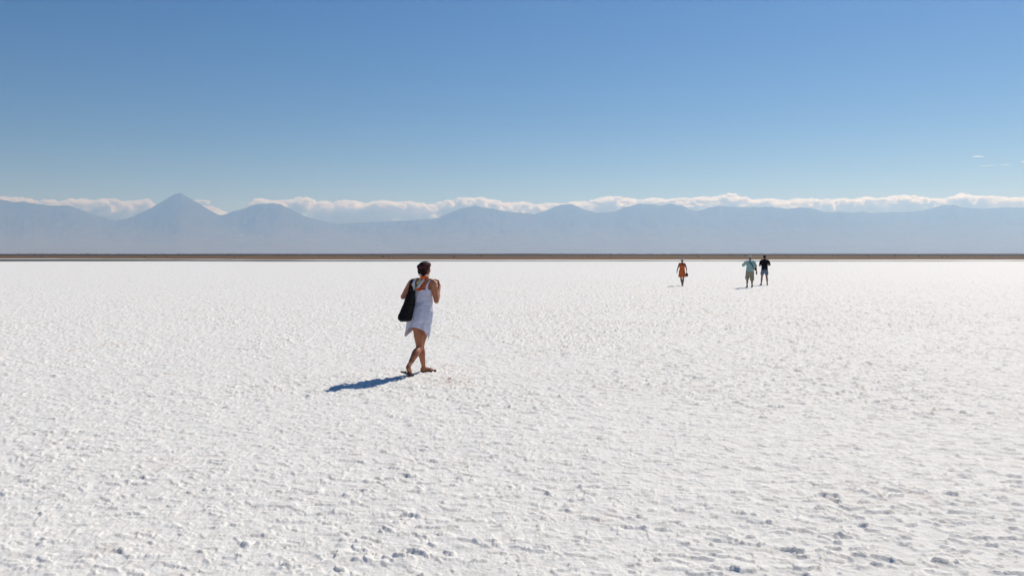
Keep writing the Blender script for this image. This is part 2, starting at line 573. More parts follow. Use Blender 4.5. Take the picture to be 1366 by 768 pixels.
def union_mesh(me0, voxel, smooth, name, largest=False):
    """one continuous surface round overlapping closed shells"""
    t = bpy.data.objects.new('tmp', me0)
    C.objects.link(t)
    md = t.modifiers.new('r', 'REMESH'); md.mode = 'VOXEL'; md.voxel_size = voxel; md.adaptivity = 0
    if smooth:
        ms = t.modifiers.new('s', 'SMOOTH'); ms.iterations = smooth; ms.factor = 0.5
    dg = bpy.context.evaluated_depsgraph_get()
    dg.update()
    me = bpy.data.meshes.new_from_object(t.evaluated_get(dg))
    bpy.data.objects.remove(t); bpy.data.meshes.remove(me0)
    me.name = name
    me.materials.clear()
    if largest:
        nv = len(me.vertices); ne = len(me.edges); nf = len(me.polygons)
        E = np.empty(ne * 2, dtype=np.int32); me.edges.foreach_get('vertices', E); E = E.reshape(-1, 2)
        lab = np.arange(nv)
        while True:
            m_ = np.minimum(lab[E[:, 0]], lab[E[:, 1]])
            old = lab.copy()
            np.minimum.at(lab, lab[E[:, 0]], m_); np.minimum.at(lab, lab[E[:, 1]], m_)
            np.minimum.at(lab, E[:, 0], m_); np.minimum.at(lab, E[:, 1], m_)
            while True:
                l2 = lab[lab]
                if np.array_equal(l2, lab): break
                lab = l2
            if np.array_equal(old, lab): break
        ids, cnt = np.unique(lab, return_counts=True)
        if len(ids) > 1:
            keep = lab == ids[np.argmax(cnt)]
            co = np.empty(nv * 3, dtype=np.float32); me.vertices.foreach_get('co', co); co = co.reshape(-1, 3)
            ls = np.empty(nf, dtype=np.int32); lt = np.empty(nf, dtype=np.int32)
            me.polygons.foreach_get('loop_start', ls); me.polygons.foreach_get('loop_total', lt)
            lv = np.empty(len(me.loops), dtype=np.int32); me.loops.foreach_get('vertex_index', lv)
            fk = keep[lv[ls]]
            lk = np.repeat(fk, lt)
            new = np.cumsum(keep) - 1
            lv2 = new[lv[lk]].astype(np.int32); lt2 = lt[fk]
            ls2 = np.concatenate([[0], np.cumsum(lt2)[:-1]]).astype(np.int32)
            bpy.data.meshes.remove(me)
            me = bpy.data.meshes.new(name)
            me.vertices.add(int(keep.sum())); me.vertices.foreach_set('co', co[keep].ravel())
            me.loops.add(len(lv2)); me.loops.foreach_set('vertex_index', lv2)
            me.polygons.add(len(lt2)); me.polygons.foreach_set('loop_start', ls2); me.polygons.foreach_set('loop_total', lt2)
            me.update(calc_edges=True)
    return me


M_cloud = cloud_material()
_ib = bmesh.new(); bmesh.ops.create_icosphere(_ib, subdivisions=3, radius=1.0)
IV = [v.co.copy() for v in _ib.verts]; IF = [[v.index for v in f.verts] for f in _ib.faces]
_ib.free()


def cloud(tops, label, dist=64000.0, rmin=2.0, rmax=5.0, step=2.3, seed=1, flat=0.75, group=None, depth=2600):
    """tops: (px, py top, py bottom) outline of a cumulus bank; lumps fill it in depth too"""
    rnd = random.Random(seed)
    S = dist / F
    x0 = tops[0][0]; x1 = tops[-1][0]
    cx, cz = [], []
    V = []; Fc = []; n = 0
    lumps = []
    x = x0
    while x < x1:
        top = np.interp(x, [a[0] for a in tops], [a[1] for a in tops])
        bot = np.interp(x, [a[0] for a in tops], [a[2] for a in tops])
        h = max(bot - top, 1.0)
        r = min(rnd.uniform(rmin, rmax), h * 0.62)
        lumps.append((x, top + r * flat + rnd.uniform(-0.6, 2.4), r, rnd.uniform(-.3, .6)))
        if h > 2.2 * r:
            for k in range(int(h / (1.3 * r))):
                rr = rnd.uniform(rmin, rmax)
                lumps.append((x + rnd.uniform(-3, 3), rnd.uniform(top + r, bot - rr * 0.3), rr, rnd.uniform(-.9, .2)))
        x += step * rnd.uniform(0.6, 1.3)
    o0 = at((x0 + x1) / 2, 300, dist)
    for (px, py, r, dep) in lumps:
        c = at(px, py, dist + dep * depth)
        R = r * S
        off = Vector((rnd.uniform(0, 99), rnd.uniform(0, 99), rnd.uniform(0, 99)))
        ax = rnd.uniform(1.0, 1.7)
        for v in IV:
            d = 1 + 0.60 * mn.fractal(v * 1.8 + off, 0.75, 2.1, 4)
            V.append((c.x - o0.x + v.x * R * d * ax, c.y - o0.y + v.y * R * d * 1.3, c.z - o0.z + v.z * R * d * flat))
        Fc += [[i + n for i in f] for f in IF]
        n += len(IV)
    # a core that ties the lumps together
    x = x0
    while x <= x1:
        top = np.interp(x, [a[0] for a in tops], [a[1] for a in tops])
        bot = np.interp(x, [a[0] for a in tops], [a[2] for a in tops])
        r = max(min((bot - top) * 0.33, rmax * 0.7), 0.42)
        c = at(x, top + (r * 1.5 + 2.6 if rmin > 1.5 else r * 1.2), dist)
        R = r * S
        for v in IV:
            V.append((c.x - o0.x + v.x * R * 1.5, c.y - o0.y + v.y * R * 1.5, c.z - o0.z + v.z * R * 0.8))
        Fc += [[i + n for i in f] for f in IF]
        n += len(IV)
        x += r * 0.7
    me0 = bpy.data.meshes.new('cloud_lumps')
    me0.from_pydata(V, [], Fc)
    me = union_mesh(me0, S * (0.62 if rmin > 1.9 else 0.20), 0, 'cloud', largest=True)
    o = link('cloud', me, M_cloud)
    o.location = o0
    setp(o, label, 'cloud', group)
    return o


G = 'white clouds above the mountain skyline'
cloud([(-60, 262, 285), (-10, 262, 285), (10, 263.5, 285), (30, 263, 285), (47, 267, 285)], 'white cloud at the left edge of the photo, over the long left ridge', seed=2, group=G)
cloud([(54, 269, 285), (60, 266, 285), (72, 267, 285), (86, 271, 285)], 'small pale cloud between the left edge cloud and the larger bank', seed=3, rmin=2, rmax=4, group=G)
cloud([(84, 268, 300), (95, 265, 300), (110, 265, 300), (122, 268, 300), (133, 264.5, 300), (150, 265.5, 300), (168, 269, 300), (180, 266.5, 300), (198, 266, 300), (206, 272, 300)],
      'wide cloud bank filling the saddle left of the tall volcano', seed=4, group=G)
cloud([(258, 266.5, 270), (266, 265.8, 271), (279, 267, 270)], 'thin cloud wisp beside the upper right slope of the tall volcano', seed=5, rmin=1.2, rmax=2.4, group=G)
cloud([(266, 274, 300), (276, 274, 300), (288, 277, 300), (298, 284, 300)], 'white cloud low behind the right slope of the tall volcano', seed=6, rmin=2, rmax=5, group=G)
cloud([(341, 265, 280), (350, 264.5, 280), (362, 268, 280), (380, 266, 282), (388, 267, 285), (400, 263.5, 283), (408, 262.5, 282), (415, 266, 281), (418, 271, 280)],
      'puffy cloud over the flat topped mountain right of the volcano', seed=7, rmin=2, rmax=6, group=G)
cloud([(417, 275, 300), (424, 270, 302), (434, 267, 302), (446, 270, 302), (456, 267, 302), (470, 267, 302), (485, 271, 302), (500, 269, 302), (512, 267, 302), (530, 270, 302), (546, 269, 302),
       (560, 271, 302), (575, 273, 302), (588, 270, 302), (600, 267, 302), (612, 266, 298), (628, 263.5, 298), (640, 263, 296), (655, 265, 296), (668, 269, 298), (680, 271, 298), (692, 268, 298),
       (706, 271, 298), (716, 273, 298), (728, 271, 298), (745, 271, 298), (757, 272, 298)],
      'long cloud bank in the middle, over the lowest stretch of ridge', seed=8, group=G)
cloud([(762, 272, 298), (772, 268, 298), (786, 269, 298), (800, 264, 298), (815, 262, 298), (838, 263, 298), (850, 267, 290), (868, 264, 290), (885, 266, 290), (902, 265, 298), (918, 264, 298),
       (935, 263, 298), (955, 262.5, 298), (968, 258.5, 298), (980, 259.5, 295), (992, 263, 295), (1004, 267, 295), (1018, 266, 295), (1030, 265, 295), (1045, 268, 295), (1060, 265, 295), (1078, 264, 295),
       (1100, 267, 300), (1118, 265, 300), (1136, 265, 300), (1150, 264, 300), (1160, 262.5, 300), (1172, 265, 300), (1186, 262, 300), (1200, 260.5, 300), (1216, 260.5, 300), (1230, 263, 300),
       (1245, 265, 290), (1262, 265, 290), (1274, 260, 290), (1284, 257.5, 295), (1296, 260, 295), (1312, 262, 295), (1330, 262, 295), (1350, 263.5, 295), (1375, 262, 295), (1400, 264, 295), (1460, 262, 295)],
      'longest cloud bank, running along the right half of the skyline', seed=9, group=G)
cloud([(1299, 208.2, 210.5), (1304, 207.6, 210.5), (1312, 208.4, 210.5)], 'small bright wisp alone in the sky at upper right', dist=66000, seed=10, rmin=0.9, rmax=1.5, step=1.2, flat=0.5, group='small wisps high in the right sky')
cloud([(1308, 221.3, 222.5), (1318, 220.5, 222), (1326, 220.4, 221.6)], 'faint thin wisp, left of the pair below the bright wisp', dist=66000, seed=11, rmin=0.5, rmax=0.9, step=1.4, flat=0.45, group='small wisps high in the right sky')
cloud([(1335, 219.9, 221), (1341, 219.3, 221), (1347, 219.6, 220.6)], 'faint thin wisp, right of the pair below the bright wisp', dist=66000, seed=12, rmin=0.6, rmax=1.0, step=1.2, flat=0.45, group='small wisps high in the right sky')
cloud([(1363, 215.2, 217.5), (1369, 214.6, 217.5), (1376, 215.4, 217.5)], 'white wisp cut by the right edge of the photo', dist=66000, seed=13, rmin=0.9, rmax=1.4, step=1.2, flat=0.5, group='small wisps high in the right sky')


# ------------------------------------------------------------------ haze
def build_haze():
    x0, x1, y0, y1, z0, z1 = -62000, 62000, -4000, 58500, -1.5, 3650
    me = bpy.data.meshes.new('haze')
    me.from_pydata([(x0, y0, z0), (x1, y0, z0), (x1, y1, z0), (x0, y1, z0), (x0, y0, z1), (x1, y0, z1), (x1, y1, z1), (x0, y1, z1)], [],
                   [(0, 3, 2, 1), (4, 5, 6, 7), (0, 1, 5, 4), (1, 2, 6, 5), (2, 3, 7, 6), (3, 0, 4, 7)])
    m = bpy.data.materials.new('haze')
    m.use_nodes = True
    t = m.node_tree
    for n in list(t.nodes):
        t.nodes.remove(n)
    out = t.nodes.new('ShaderNodeOutputMaterial')
    v = t.nodes.new('ShaderNodeVolumePrincipled')
    v.inputs['Color'].default_value = HAZE_COL
    v.inputs['Density'].default_value = HAZE_D
    v.inputs['Absorption Color'].default_value = (1, 1, 1, 1)
    v.inputs['Anisotropy'].default_value = 0.3
    t.links.new(v.outputs[0], out.inputs['Volume'])
    o = link('haze', me, m, smooth=False)
    setp(o, 'pale blue haze over the far plain and mountains', 'haze', kind='stuff')


HAZE_D = 4.0e-5
HAZE_COL = (0.37, 0.61, 1.0, 1)
build_haze()


# ------------------------------------------------------------------ people
def vmix(a, b, t):
    return a * (1 - t) + b * t


class Solid:
    """closed overlapping shells that become one continuous surface"""
    def __init__(self):
        self.V = []; self.F = []

    def ring_tube(self, pts, rad, side=None, n=18, capk=1.0):
        """pts: points; rad: (a,b) half sizes along side and across it; rounded ends"""
        P = [Vector(p) for p in pts]
        R = [(r, r) if not isinstance(r, (tuple, list)) else tuple(r) for r in rad]
        # rounded caps
        d0 = (P[0] - P[1]).normalized(); d1 = (P[-1] - P[-2]).normalized()
        pre = []; post = []
        for k in (1, 2, 3):
            a = k * math.pi / 6.6
            m = min(R[0]); pre.insert(0, (P[0] + d0 * m * math.sin(a) * capk, (R[0][0] * math.cos(a), R[0][1] * math.cos(a))))
            m = min(R[-1]); post.append((P[-1] + d1 * m * math.sin(a) * capk, (R[-1][0] * math.cos(a), R[-1][1] * math.cos(a))))
        seq = pre + list(zip(P, R)) + post
        base = len(self.V)
        for i, (p, r) in enumerate(seq):
            q0 = seq[max(i - 1, 0)][0]; q1 = seq[min(i + 1, len(seq) - 1)][0]
            t = (q1 - q0).normalized()
            s = Vector(side) if side is not None else (Vector((1, 0, 0)) if abs(t.x) < 0.8 else Vector((0, 1, 0)))
            s = (s - t * s.dot(t)).normalized()
            b = t.cross(s)
            for k in range(n):
                a = 2 * math.pi * k / n
                self.V.append(p + s * r[0] * math.cos(a) + b * r[1] * math.sin(a))
        m = len(seq)
        for i in range(m - 1):
            for k in range(n):
                k2 = (k + 1) % n
                self.F.append((base + i * n + k, base + i * n + k2, base + (i + 1) * n + k2, base + (i + 1) * n + k))
        self.F.append(tuple(base + k for k in range(n))[::-1])
        self.F.append(tuple(base + (m - 1) * n + k for k in range(n)))
        return self

    def limb(self, pts, rad, side=None, n=18, sub=5):
        """smooth curve through pts (Catmull-Rom)"""
        P = [Vector(p) for p in pts]
        R = [(r, r) if not isinstance(r, (tuple, list)) else tuple(r) for r in rad]
        if len(P) == 2:
            return self.ring_tube(P, R, side, n)
        OP = []; OR = []
        for i in range(len(P) - 1):
            p0 = P[max(i - 1, 0)]; p1 = P[i]; p2 = P[i + 1]; p3 = P[min(i + 2, len(P) - 1)]
            for k in range(sub):
                t = k / sub
                q = 0.5 * ((2 * p1) + (p2 - p0) * t + (2 * p0 - 5 * p1 + 4 * p2 - p3) * t * t + (3 * p1 - p0 - 3 * p2 + p3) * t ** 3)
                OP.append(q)
                tt = t * t * (3 - 2 * t)
                OR.append(tuple(vmix(R[i][j], R[i + 1][j], tt) for j in (0, 1)))
        OP.append(P[-1]); OR.append(R[-1])
        return self.ring_tube(OP, OR, side, n)

    def ell(self, c, r, X=None, Y=None, Z=None, n=16):
        c = Vector(c); X = Vector(X or (1, 0, 0)); Y = Vector(Y or (0, 1, 0)); Z = Vector(Z or (0, 0, 1))
        base = len(self.V)
        m = n // 2 + 1
        for i in range(1, m):
            th = math.pi * i / m
            for k in range(n):
                a = 2 * math.pi * k / n
                self.V.append(c + X * r[0] * math.sin(th) * math.cos(a) + Y * r[1] * math.sin(th) * math.sin(a) + Z * r[2] * math.cos(th))
        for i in range(m - 2):
            for k in range(n):
                k2 = (k + 1) % n
                self.F.append((base + i * n + k, base + (i + 1) * n + k, base + (i + 1) * n + k2, base + i * n + k2))
        self.F.append(tuple(base + k for k in range(n)))
        self.F.append(tuple(base + (m - 2) * n + k for k in range(n))[::-1])
        return self

    def build(self, name, m, parent, voxel=0.006, smooth=3):
        me0 = bpy.data.meshes.new('lumps')
        me0.from_pydata([tuple(v) for v in self.V], [], self.F)
        bm = bmesh.new(); bm.from_mesh(me0)
        bmesh.ops.recalc_face_normals(bm, faces=bm.faces); bm.to_mesh(me0); bm.free()
        if voxel:
            me = union_mesh(me0, voxel, smooth, name, largest=(name == 'body'))
        else:
            me = me0; me.name = name
        return link(name, me, m, parent)


def hand(S, wrist, d, nrm, side, thumb, curl=0.5, k=1.0):
    """S gets a palm, four fingers and a thumb. d: direction of the hand, nrm: palm side, side: towards the index finger"""
    wrist = Vector(wrist); d = Vector(d).normalized(); nrm = (Vector(nrm) - d * Vector(nrm).dot(d)).normalized()
    side = d.cross(nrm) * (1 if d.cross(nrm).dot(Vector(side)) > 0 else -1)
    S.ring_tube([wrist, wrist + d * 0.03 * k, wrist + d * 0.08 * k], [(0.024 * k, 0.018 * k), (0.036 * k, 0.016 * k), (0.038 * k, 0.013 * k)], side, 14)
    for j, (off, L) in enumerate(((0.028, 0.068), (0.010, 0.076), (-0.009, 0.071), (-0.027, 0.055))):
        b = wrist + d * (0.078 - 0.004 * abs(j - 1)) * k + side * off * k
        q = [b - d * 0.02 * k, b]
        dd = d + side * (off * 1.5)
        a = 0
        for seg, f in enumerate((0.45, 0.32, 0.23)):
            a += curl * (0.6 + 0.15 * j)
            e = (dd * math.cos(a) + nrm * math.sin(a)).normalized()
            q.append(q[-1] + e * L * f * k)
        S.ring_tube(q, [0.0085 * k, 0.0088 * k, 0.008 * k, 0.0075 * k, 0.0065 * k], side, 8)
    t0 = wrist + d * 0.022 * k + side * 0.024 * k
    t1 = t0 + (d * 0.6 + side * 0.75 + nrm * 0.25).normalized() * 0.036 * k
    t2 = t1 + (d * 0.9 + side * 0.25 + nrm * 0.45 * curl).normalized() * 0.030 * k
    t3 = t2 + (d * 0.9 - side * 0.1 + nrm * 0.6 * curl).normalized() * 0.024 * k
    S.ring_tube([t0, t1, t2, t3], [0.013 * k, 0.0105 * k, 0.0095 * k, 0.0075 * k], nrm, 8)


def head(S, c, fw, up, R, k=1.0):
    """c centre of the skull; fw, up, R axes"""
    S.ell(c + up * 0.018 * k - fw * 0.008 * k, (0.074 * k, 0.093 * k, 0.096 * k), R, fw, up, 20)
    S.ell(c - up * 0.045 * k + fw * 0.018 * k, (0.056 * k, 0.066 * k, 0.066 * k), R, fw, up, 16)
    S.ell(c - up * 0.088 * k + fw * 0.050 * k, (0.026 * k, 0.026 * k, 0.022 * k), R, fw, up, 10)
    # brow, nose, cheeks, lips
    S.ell(c + up * 0.022 * k + fw * 0.077 * k, (0.045 * k, 0.012 * k, 0.009 * k), R, fw, up, 10)
    S.ring_tube([c + up * 0.010 * k + fw * 0.084 * k, c - up * 0.022 * k + fw * 0.100 * k], [0.008 * k, 0.012 * k], R, 8)
    S.ell(c - up * 0.052 * k + fw * 0.082 * k, (0.022 * k, 0.009 * k, 0.009 * k), R, fw, up, 8)
    for s in (-1, 1):
        S.ell(c - up * 0.018 * k + fw * 0.062 * k + R * s * 0.036 * k, (0.020 * k, 0.020 * k, 0.018 * k), R, fw, up, 8)
        S.ell(c - up * 0.008 * k + R * s * 0.075 * k - fw * 0.006 * k, (0.008 * k, 0.018 * k, 0.030 * k), R, fw, up, 8)


def eyes(parent, c, fw, up, R, k=1.0):
    for s in (-1, 1):
        E = Solid(); E.ell(c + up * 0.004 * k + fw * 0.078 * k + R * s * 0.031 * k, (0.012 * k, 0.009 * k, 0.008 * k), R, fw, up, 8)
        e = E.build('eye', M_eye, parent, voxel=0)
        I = Solid(); I.ell(c + up * 0.004 * k + fw * 0.0845 * k + R * s * 0.031 * k, (0.005 * k, 0.004 * k, 0.005 * k), R, fw, up, 8)
        I.build('iris', M_hair, e, voxel=0)


def cloth_shell(name, rings, m, parent, n=64, sub=8, folds=(), hem=None, thick=0.004, noise_amp=0.004, seed=0, nscale=9):
    """open tube of cloth. rings: (centre, half width, half depth, side axis, front axis) from top to hem"""
    k = len(rings)
    V = []
    tot = (k - 1) * sub + 1
    for i in range(tot):
        f = i / sub
        a = min(int(f), k - 2); t = f - a
        r = []
        for idx in range(5):
            p0 = rings[max(a - 1, 0)][idx]; p1 = rings[a][idx]; p2 = rings[a + 1][idx]; p3 = rings[min(a + 2, k - 1)][idx]
            r.append(0.5 * ((2 * p1) + (p2 - p0) * t + (2 * p0 - 5 * p1 + 4 * p2 - p3) * t * t + (3 * p1 - p0 - 3 * p2 + p3) * t ** 3))
        c, w_, d_, sx, fy = r
        g = i / (tot - 1)
        for j in range(n):
            th = 2 * math.pi * j / n
            rr = 1.0
            for (cnt, amp, ph, g0) in folds:
                rr += amp * max(0, g - g0) / (1 - g0) * math.sin(cnt * th + ph + 1.2 * math.sin(2 * th + ph))
            p = c + sx * math.cos(th) * w_ * rr + fy * math.sin(th) * d_ * rr
            if hem:
                p = p + Vector((0, 0, hem(th, g)))
            nz = mn.fractal(Vector((p.x * nscale + seed, p.y * nscale, p.z * nscale * 0.9)), 0.8, 2.0, 3)
            e = (sx * math.cos(th) + fy * math.sin(th))
            p = p + e * nz * noise_amp * 2
            V.append(tuple(p))
    V = np.array(V)
    me = grid_mesh(name, V, tot, n, wrap=True)
    o = link(name, me, m, parent)
    bpy.context.view_layer.update()
    md = o.modifiers.new('thick', 'SOLIDIFY'); md.thickness = thick; md.offset = 0
    dg = bpy.context.evaluated_depsgraph_get(); dg.update()
    me2 = bpy.data.meshes.new_from_object(o.evaluated_get(dg))
    me2.name = name
    o.modifiers.clear(); o.data = me2
    bpy.data.meshes.remove(me)
    me2.polygons.foreach_set('use_smooth', [True] * len(me2.polygons))
    return o


def strip(name, pts, wd, th, side, m, parent, voxel=0):
    S = Solid()
    S.limb(pts, [(wd, th)] * len(pts) if not isinstance(wd, list) else [(a, th) for a in wd], side, 10, 5)
    return S.build(name, m, parent, voxel=voxel)


# ---- the woman in the white dress (coordinates of the place, then moved under her root)
UP = Vector((0, 0, 1))


def woman_in_white():
    ph = math.radians(18)
    FW = Vector((math.sin(ph), math.cos(ph), 0)); RT = Vector((math.cos(ph), -math.sin(ph), 0))
    base = Vector((-1.33, 11.50, 0.0))
    root = empty('person', base)
    setp(root, 'woman in white sleeveless dress and black flip-flops walking away, the nearest person', 'person')
    A = lambda px, py, d: at(px, py, d) - base
    S = Solid()
    pel = A(562.5, 415.5, 11.50)
    hl = pel - RT * 0.082 - UP * 0.05
    hr = pel + RT * 0.082 - UP * 0.05
    # torso
    w1 = A(562.5, 399, 11.50); w2 = A(563.5, 390, 11.50); ch = A(564.5, 380.5, 11.50); sh = A(565.2, 375.0, 11.49); nk = A(566.2, 371.5, 11.49)
    S.limb([pel - UP * 0.06, pel, w1 - UP * 0.06, w2 - UP * 0.02, ch, sh, nk + UP * 0.005, nk + UP * 0.06],
           [(0.150, 0.115), (0.172, 0.122), (0.150, 0.105), (0.132, 0.092), (0.145, 0.100), (0.140, 0.078), (0.060, 0.056), (0.050, 0.052)], RT, 28)
    for s in (-1, 1):   # buttocks, shoulder blades, bust, shoulders
        S.ell(pel + RT * s * 0.075 - FW * 0.055 - UP * 0.05, (0.082, 0.080, 0.085), RT, FW, UP)
        S.ell(ch + RT * s * 0.070 - FW * 0.052 + UP * 0.02, (0.055, 0.035, 0.075), RT, FW, UP)
        S.ell(ch + RT * s * 0.070 + FW * 0.085 - UP * 0.05, (0.060, 0.055, 0.060), RT, FW, UP)
    # arms
    shl = A(549.0, 377.5, 11.45); ell_ = A(537.6, 396.0, 11.52); wrl = A(549, 389, 11.72)
    shr = A(577.8, 378.0, 11.42); elr = A(582.2, 401.4, 11.44); wrr = A(586.0, 381.0, 11.64)
    for s, a, b, c in ((-1, shl, ell_, wrl), (1, shr, elr, wrr)):
        S.limb([sh + RT * s * 0.06 + UP * 0.005, vmix(sh + RT * s * 0.06, a, 0.7) + UP * 0.010, a, vmix(a, b, 0.45), vmix(a, b, 0.9), b],
               [0.045, 0.046, 0.050, 0.047, 0.038, 0.036], None, 18)
        S.limb([b, vmix(b, c, 0.28), vmix(b, c, 0.7), c], [0.036, 0.040, 0.029, 0.023], None, 16)
    hand(S, wrl, (FW * 0.5 + RT * 0.75 + UP * 0.4), (UP * 0.3 - FW), UP, 1, 0.75, 0.95)
    hand(S, wrr, (UP * 0.95 - RT * 0.35 + FW * 0.15), (-RT * 0.6 - FW * 0.5), FW, 1, 0.75, 0.95)
    # legs: left leg pushes off behind, right leg steps ahead
    kl = A(559.8, 463.5, 11.49); al = A(545.4, 487.5, 11.20)
    kr = A(561.6, 459.5, 11.64); ar = A(565.0, 489.8, 11.74)
    for h0, kk, aa, s in ((hl, kl, al, -1), (hr, kr, ar, 1)):
        sh_d = (aa - kk).normalized()
        bk = -(FW - sh_d * FW.dot(sh_d)).normalized()
        S.limb([h0 + UP * 0.03, vmix(h0, kk, 0.22), vmix(h0, kk, 0.6), vmix(h0, kk, 0.92), kk - bk * 0.008],
               [(0.085, 0.092), (0.083, 0.088), (0.068, 0.072), (0.051, 0.054), (0.050, 0.053)], RT, 22)
        S.limb([kk, vmix(kk, aa, 0.12) + bk * 0.004, vmix(kk, aa, 0.33) + bk * 0.014, vmix(kk, aa, 0.65) + bk * 0.005, vmix(kk, aa, 0.9), aa],
               [0.048, 0.047, 0.056, 0.042, 0.030, 0.032], RT, 20)
    # feet
    def foot(ank, heel, ball, toe, sd):
        S.limb([ank, vmix(ank, heel, 0.75), heel], [0.032, 0.032, 0.027], sd, 14)
        S.limb([heel, vmix(heel, ball, 0.35) + (ank - heel).normalized() * 0.016, vmix(heel, ball, 0.75) + (ank - heel).normalized() * 0.006, ball],
               [(0.028, 0.026), (0.030, 0.032), (0.038, 0.024), (0.043, 0.017)], sd, 16)
        S.limb([vmix(ank, heel, 0.3), vmix(ank, ball, 0.5) , ball], [(0.028, 0.028), (0.030, 0.024), (0.038, 0.015)], sd, 14)
        td = (toe - ball).normalized()
        for j in range(5):
            o = (j - 2) * 0.0165
            ln = (0.052, 0.050, 0.045, 0.038, 0.030)[j] if True else 0
            b0 = ball + sd * o
            S.ring_tube([b0, b0 + td * ln * 0.6, b0 + td * ln], [0.0125 if j == 0 else 0.0095] * 3, sd, 8)
    # left: ball on the ground, heel high
    bl = A(547.2, 501.6, 11.335); bl.z = 0.030
    tl = bl + (FW * 0.8 + RT * 0.1).normalized() * 0.05; tl.z = 0.026
    hle = al + Vector((-0.012, -0.030, -0.030))
    foot(al, hle, bl, tl, RT)
    # right: flat, toes turned out
    fd = Vector((0.86, 0.51, 0)).normalized(); sdr = Vector((0.51, -0.86, 0))
    hre = Vector((A(562.9, 496.0, 11.72).x, A(562.9, 496.0, 11.72).y, 0.038))
    bre = hre + fd * 0.155; bre.z = 0.032
    foot(ar, hre, bre, bre + fd * 0.05, -sdr)
    # head turned to the right
    hp = math.radians(46)
    hf = Vector((math.sin(hp), math.cos(hp), -0.06)).normalized(); hR = Vector((math.cos(hp), -math.sin(hp), 0))
    hu = hR.cross(hf).normalized()
    hc = A(566.5, 359.7, 11.49)
    S.limb([nk + UP * 0.01, nk + UP * 0.05, hc - UP * 0.05], [0.058, 0.050, 0.050], RT, 16)
    head(S, hc, hf, hu, hR, 0.97)
    body = S.build('body', M_skin, root, voxel=0.0055, smooth=3)
    eyes(root, hc, hf, hu, hR, 0.97)
    # hair gathered under a dark red cloth
    H = Solid()
    H.ell(hc + hu * 0.020 - hf * 0.020, (0.083, 0.092, 0.098), hR, hf, hu, 24)
    H.ell(hc - hu * 0.018 - hf * 0.062, (0.068, 0.044, 0.060), hR, hf, hu, 18)
    H.ell(hc - hu * 0.058 - hf * 0.040 + hR * 0.01, (0.058, 0.042, 0.040), hR, hf, hu, 16)
    H.ell(hc - hu * 0.045 - hf * 0.055 - hR * 0.035, (0.035, 0.03, 0.04), hR, hf, hu, 12)
    for k in range(26):
        a = random.uniform(0, 6.28); z = random.uniform(-0.04, 0.07)
        q = hc + hR * math.cos(a) * 0.07 - hf * (0.055 + 0.025 * math.sin(a)) + hu * z
        H.ell(q, (0.014, 0.014, 0.028), hR, hf, hu, 6)
    H.build('hair', M_hair, root, voxel=0.006, smooth=1)
    B = Solid()
    pts = []
    for k in range(25):
        a = 2 * math.pi * k / 24
        pts.append(hc + hu * (0.055 + 0.030 * math.sin(a)) + hR * math.cos(a) * 0.082 + hf * (math.sin(a) * 0.092 - 0.016))
    B.ring_tube(pts, [(0.013, 0.030)] * 25, hR.lerp(hf, 0.01), 10)
    B.ell(hc + hu * 0.066 + hf * 0.010, (0.078, 0.078, 0.056), hR, hf, hu, 24)
    B.ell(hc + hu * 0.030 + hR * 0.070 - hf * 0.015, (0.018, 0.055, 0.055), hR, hf, hu, 14)
    B.ell(hc + hu * 0.060 - hR * 0.066 - hf * 0.025, (0.018, 0.045, 0.030), hR, hf, hu, 14)
    B.build('headscarf', M_band, root, voxel=0.006, smooth=1)
    # scarf wound round the neck: cream wrap, olive fold, orange knot, tails down the back
    N = Solid()
    ring = []
    for k in range(21):
        a = 2 * math.pi * k / 20
        ring.append(nk + UP * (0.040 - 0.008 * math.sin(a) + 0.004 * math.sin(3 * a)) + RT * math.cos(a) * 0.058 + FW * (math.sin(a) * 0.062 + 0.002))
    N.ring_tube(ring, [(0.020, 0.014)] * 21, RT.lerp(FW, 0.2), 10)
    N.ell(nk - FW * 0.062 - RT * 0.02 + UP * 0.062, (0.050, 0.022, 0.016), RT, FW, UP, 12)
    sc = N.build('scarf', M_scarfw, root, voxel=0.005, smooth=1)
    O = Solid()
    O.ell(nk - FW * 0.098 + RT * 0.022 + UP * 0.024, (0.042, 0.026, 0.026), RT, FW, UP, 12)
    O.ell(nk - FW * 0.090 + RT * 0.052 + UP * 0.030, (0.026, 0.020, 0.018), RT, FW, UP, 12)
    O.ell(nk - FW * 0.082 - RT * 0.006 + UP * 0.038, (0.022, 0.018, 0.012), RT, FW, UP, 12)
    O.build('knot', M_scarfo, sc, voxel=0.005, smooth=1)
    back = lambda px, py, o: A(px, py, 11.49) - FW * o
    T = Solid()
    T.limb([back(565, 371.5, 0.085), back(561.5, 376, 0.100), back(560, 379, 0.100)], [(0.020, 0.006), (0.026, 0.006), (0.006, 0.004)], RT, 10)
    T.limb([back(568, 371.5, 0.085), back(563.5, 380, 0.104), back(562, 384, 0.106)], [(0.010, 0.006), (0.018, 0.006), (0.016, 0.005)], RT, 10)
    T.build('scarf_fold', M_scarfg, sc, voxel=0)
    T = Solid()
    T.limb([back(569, 372.5, 0.092), back(565.5, 377.5, 0.112), back(561.5, 383, 0.116), back(557.5, 386.5, 0.112)], [(0.016, 0.006), (0.020, 0.006), (0.022, 0.006), (0.010, 0.005)], RT, 10)
    T.limb([back(557, 371, 0.060), back(555.5, 377, 0.085), back(556.5, 384, 0.104), back(558.5, 391, 0.105)], [(0.012, 0.006), (0.018, 0.006), (0.019, 0.006), (0.009, 0.005)], RT, 10)
    T.build('scarf_tail', M_scarfw, sc, voxel=0)
    T = Solid()
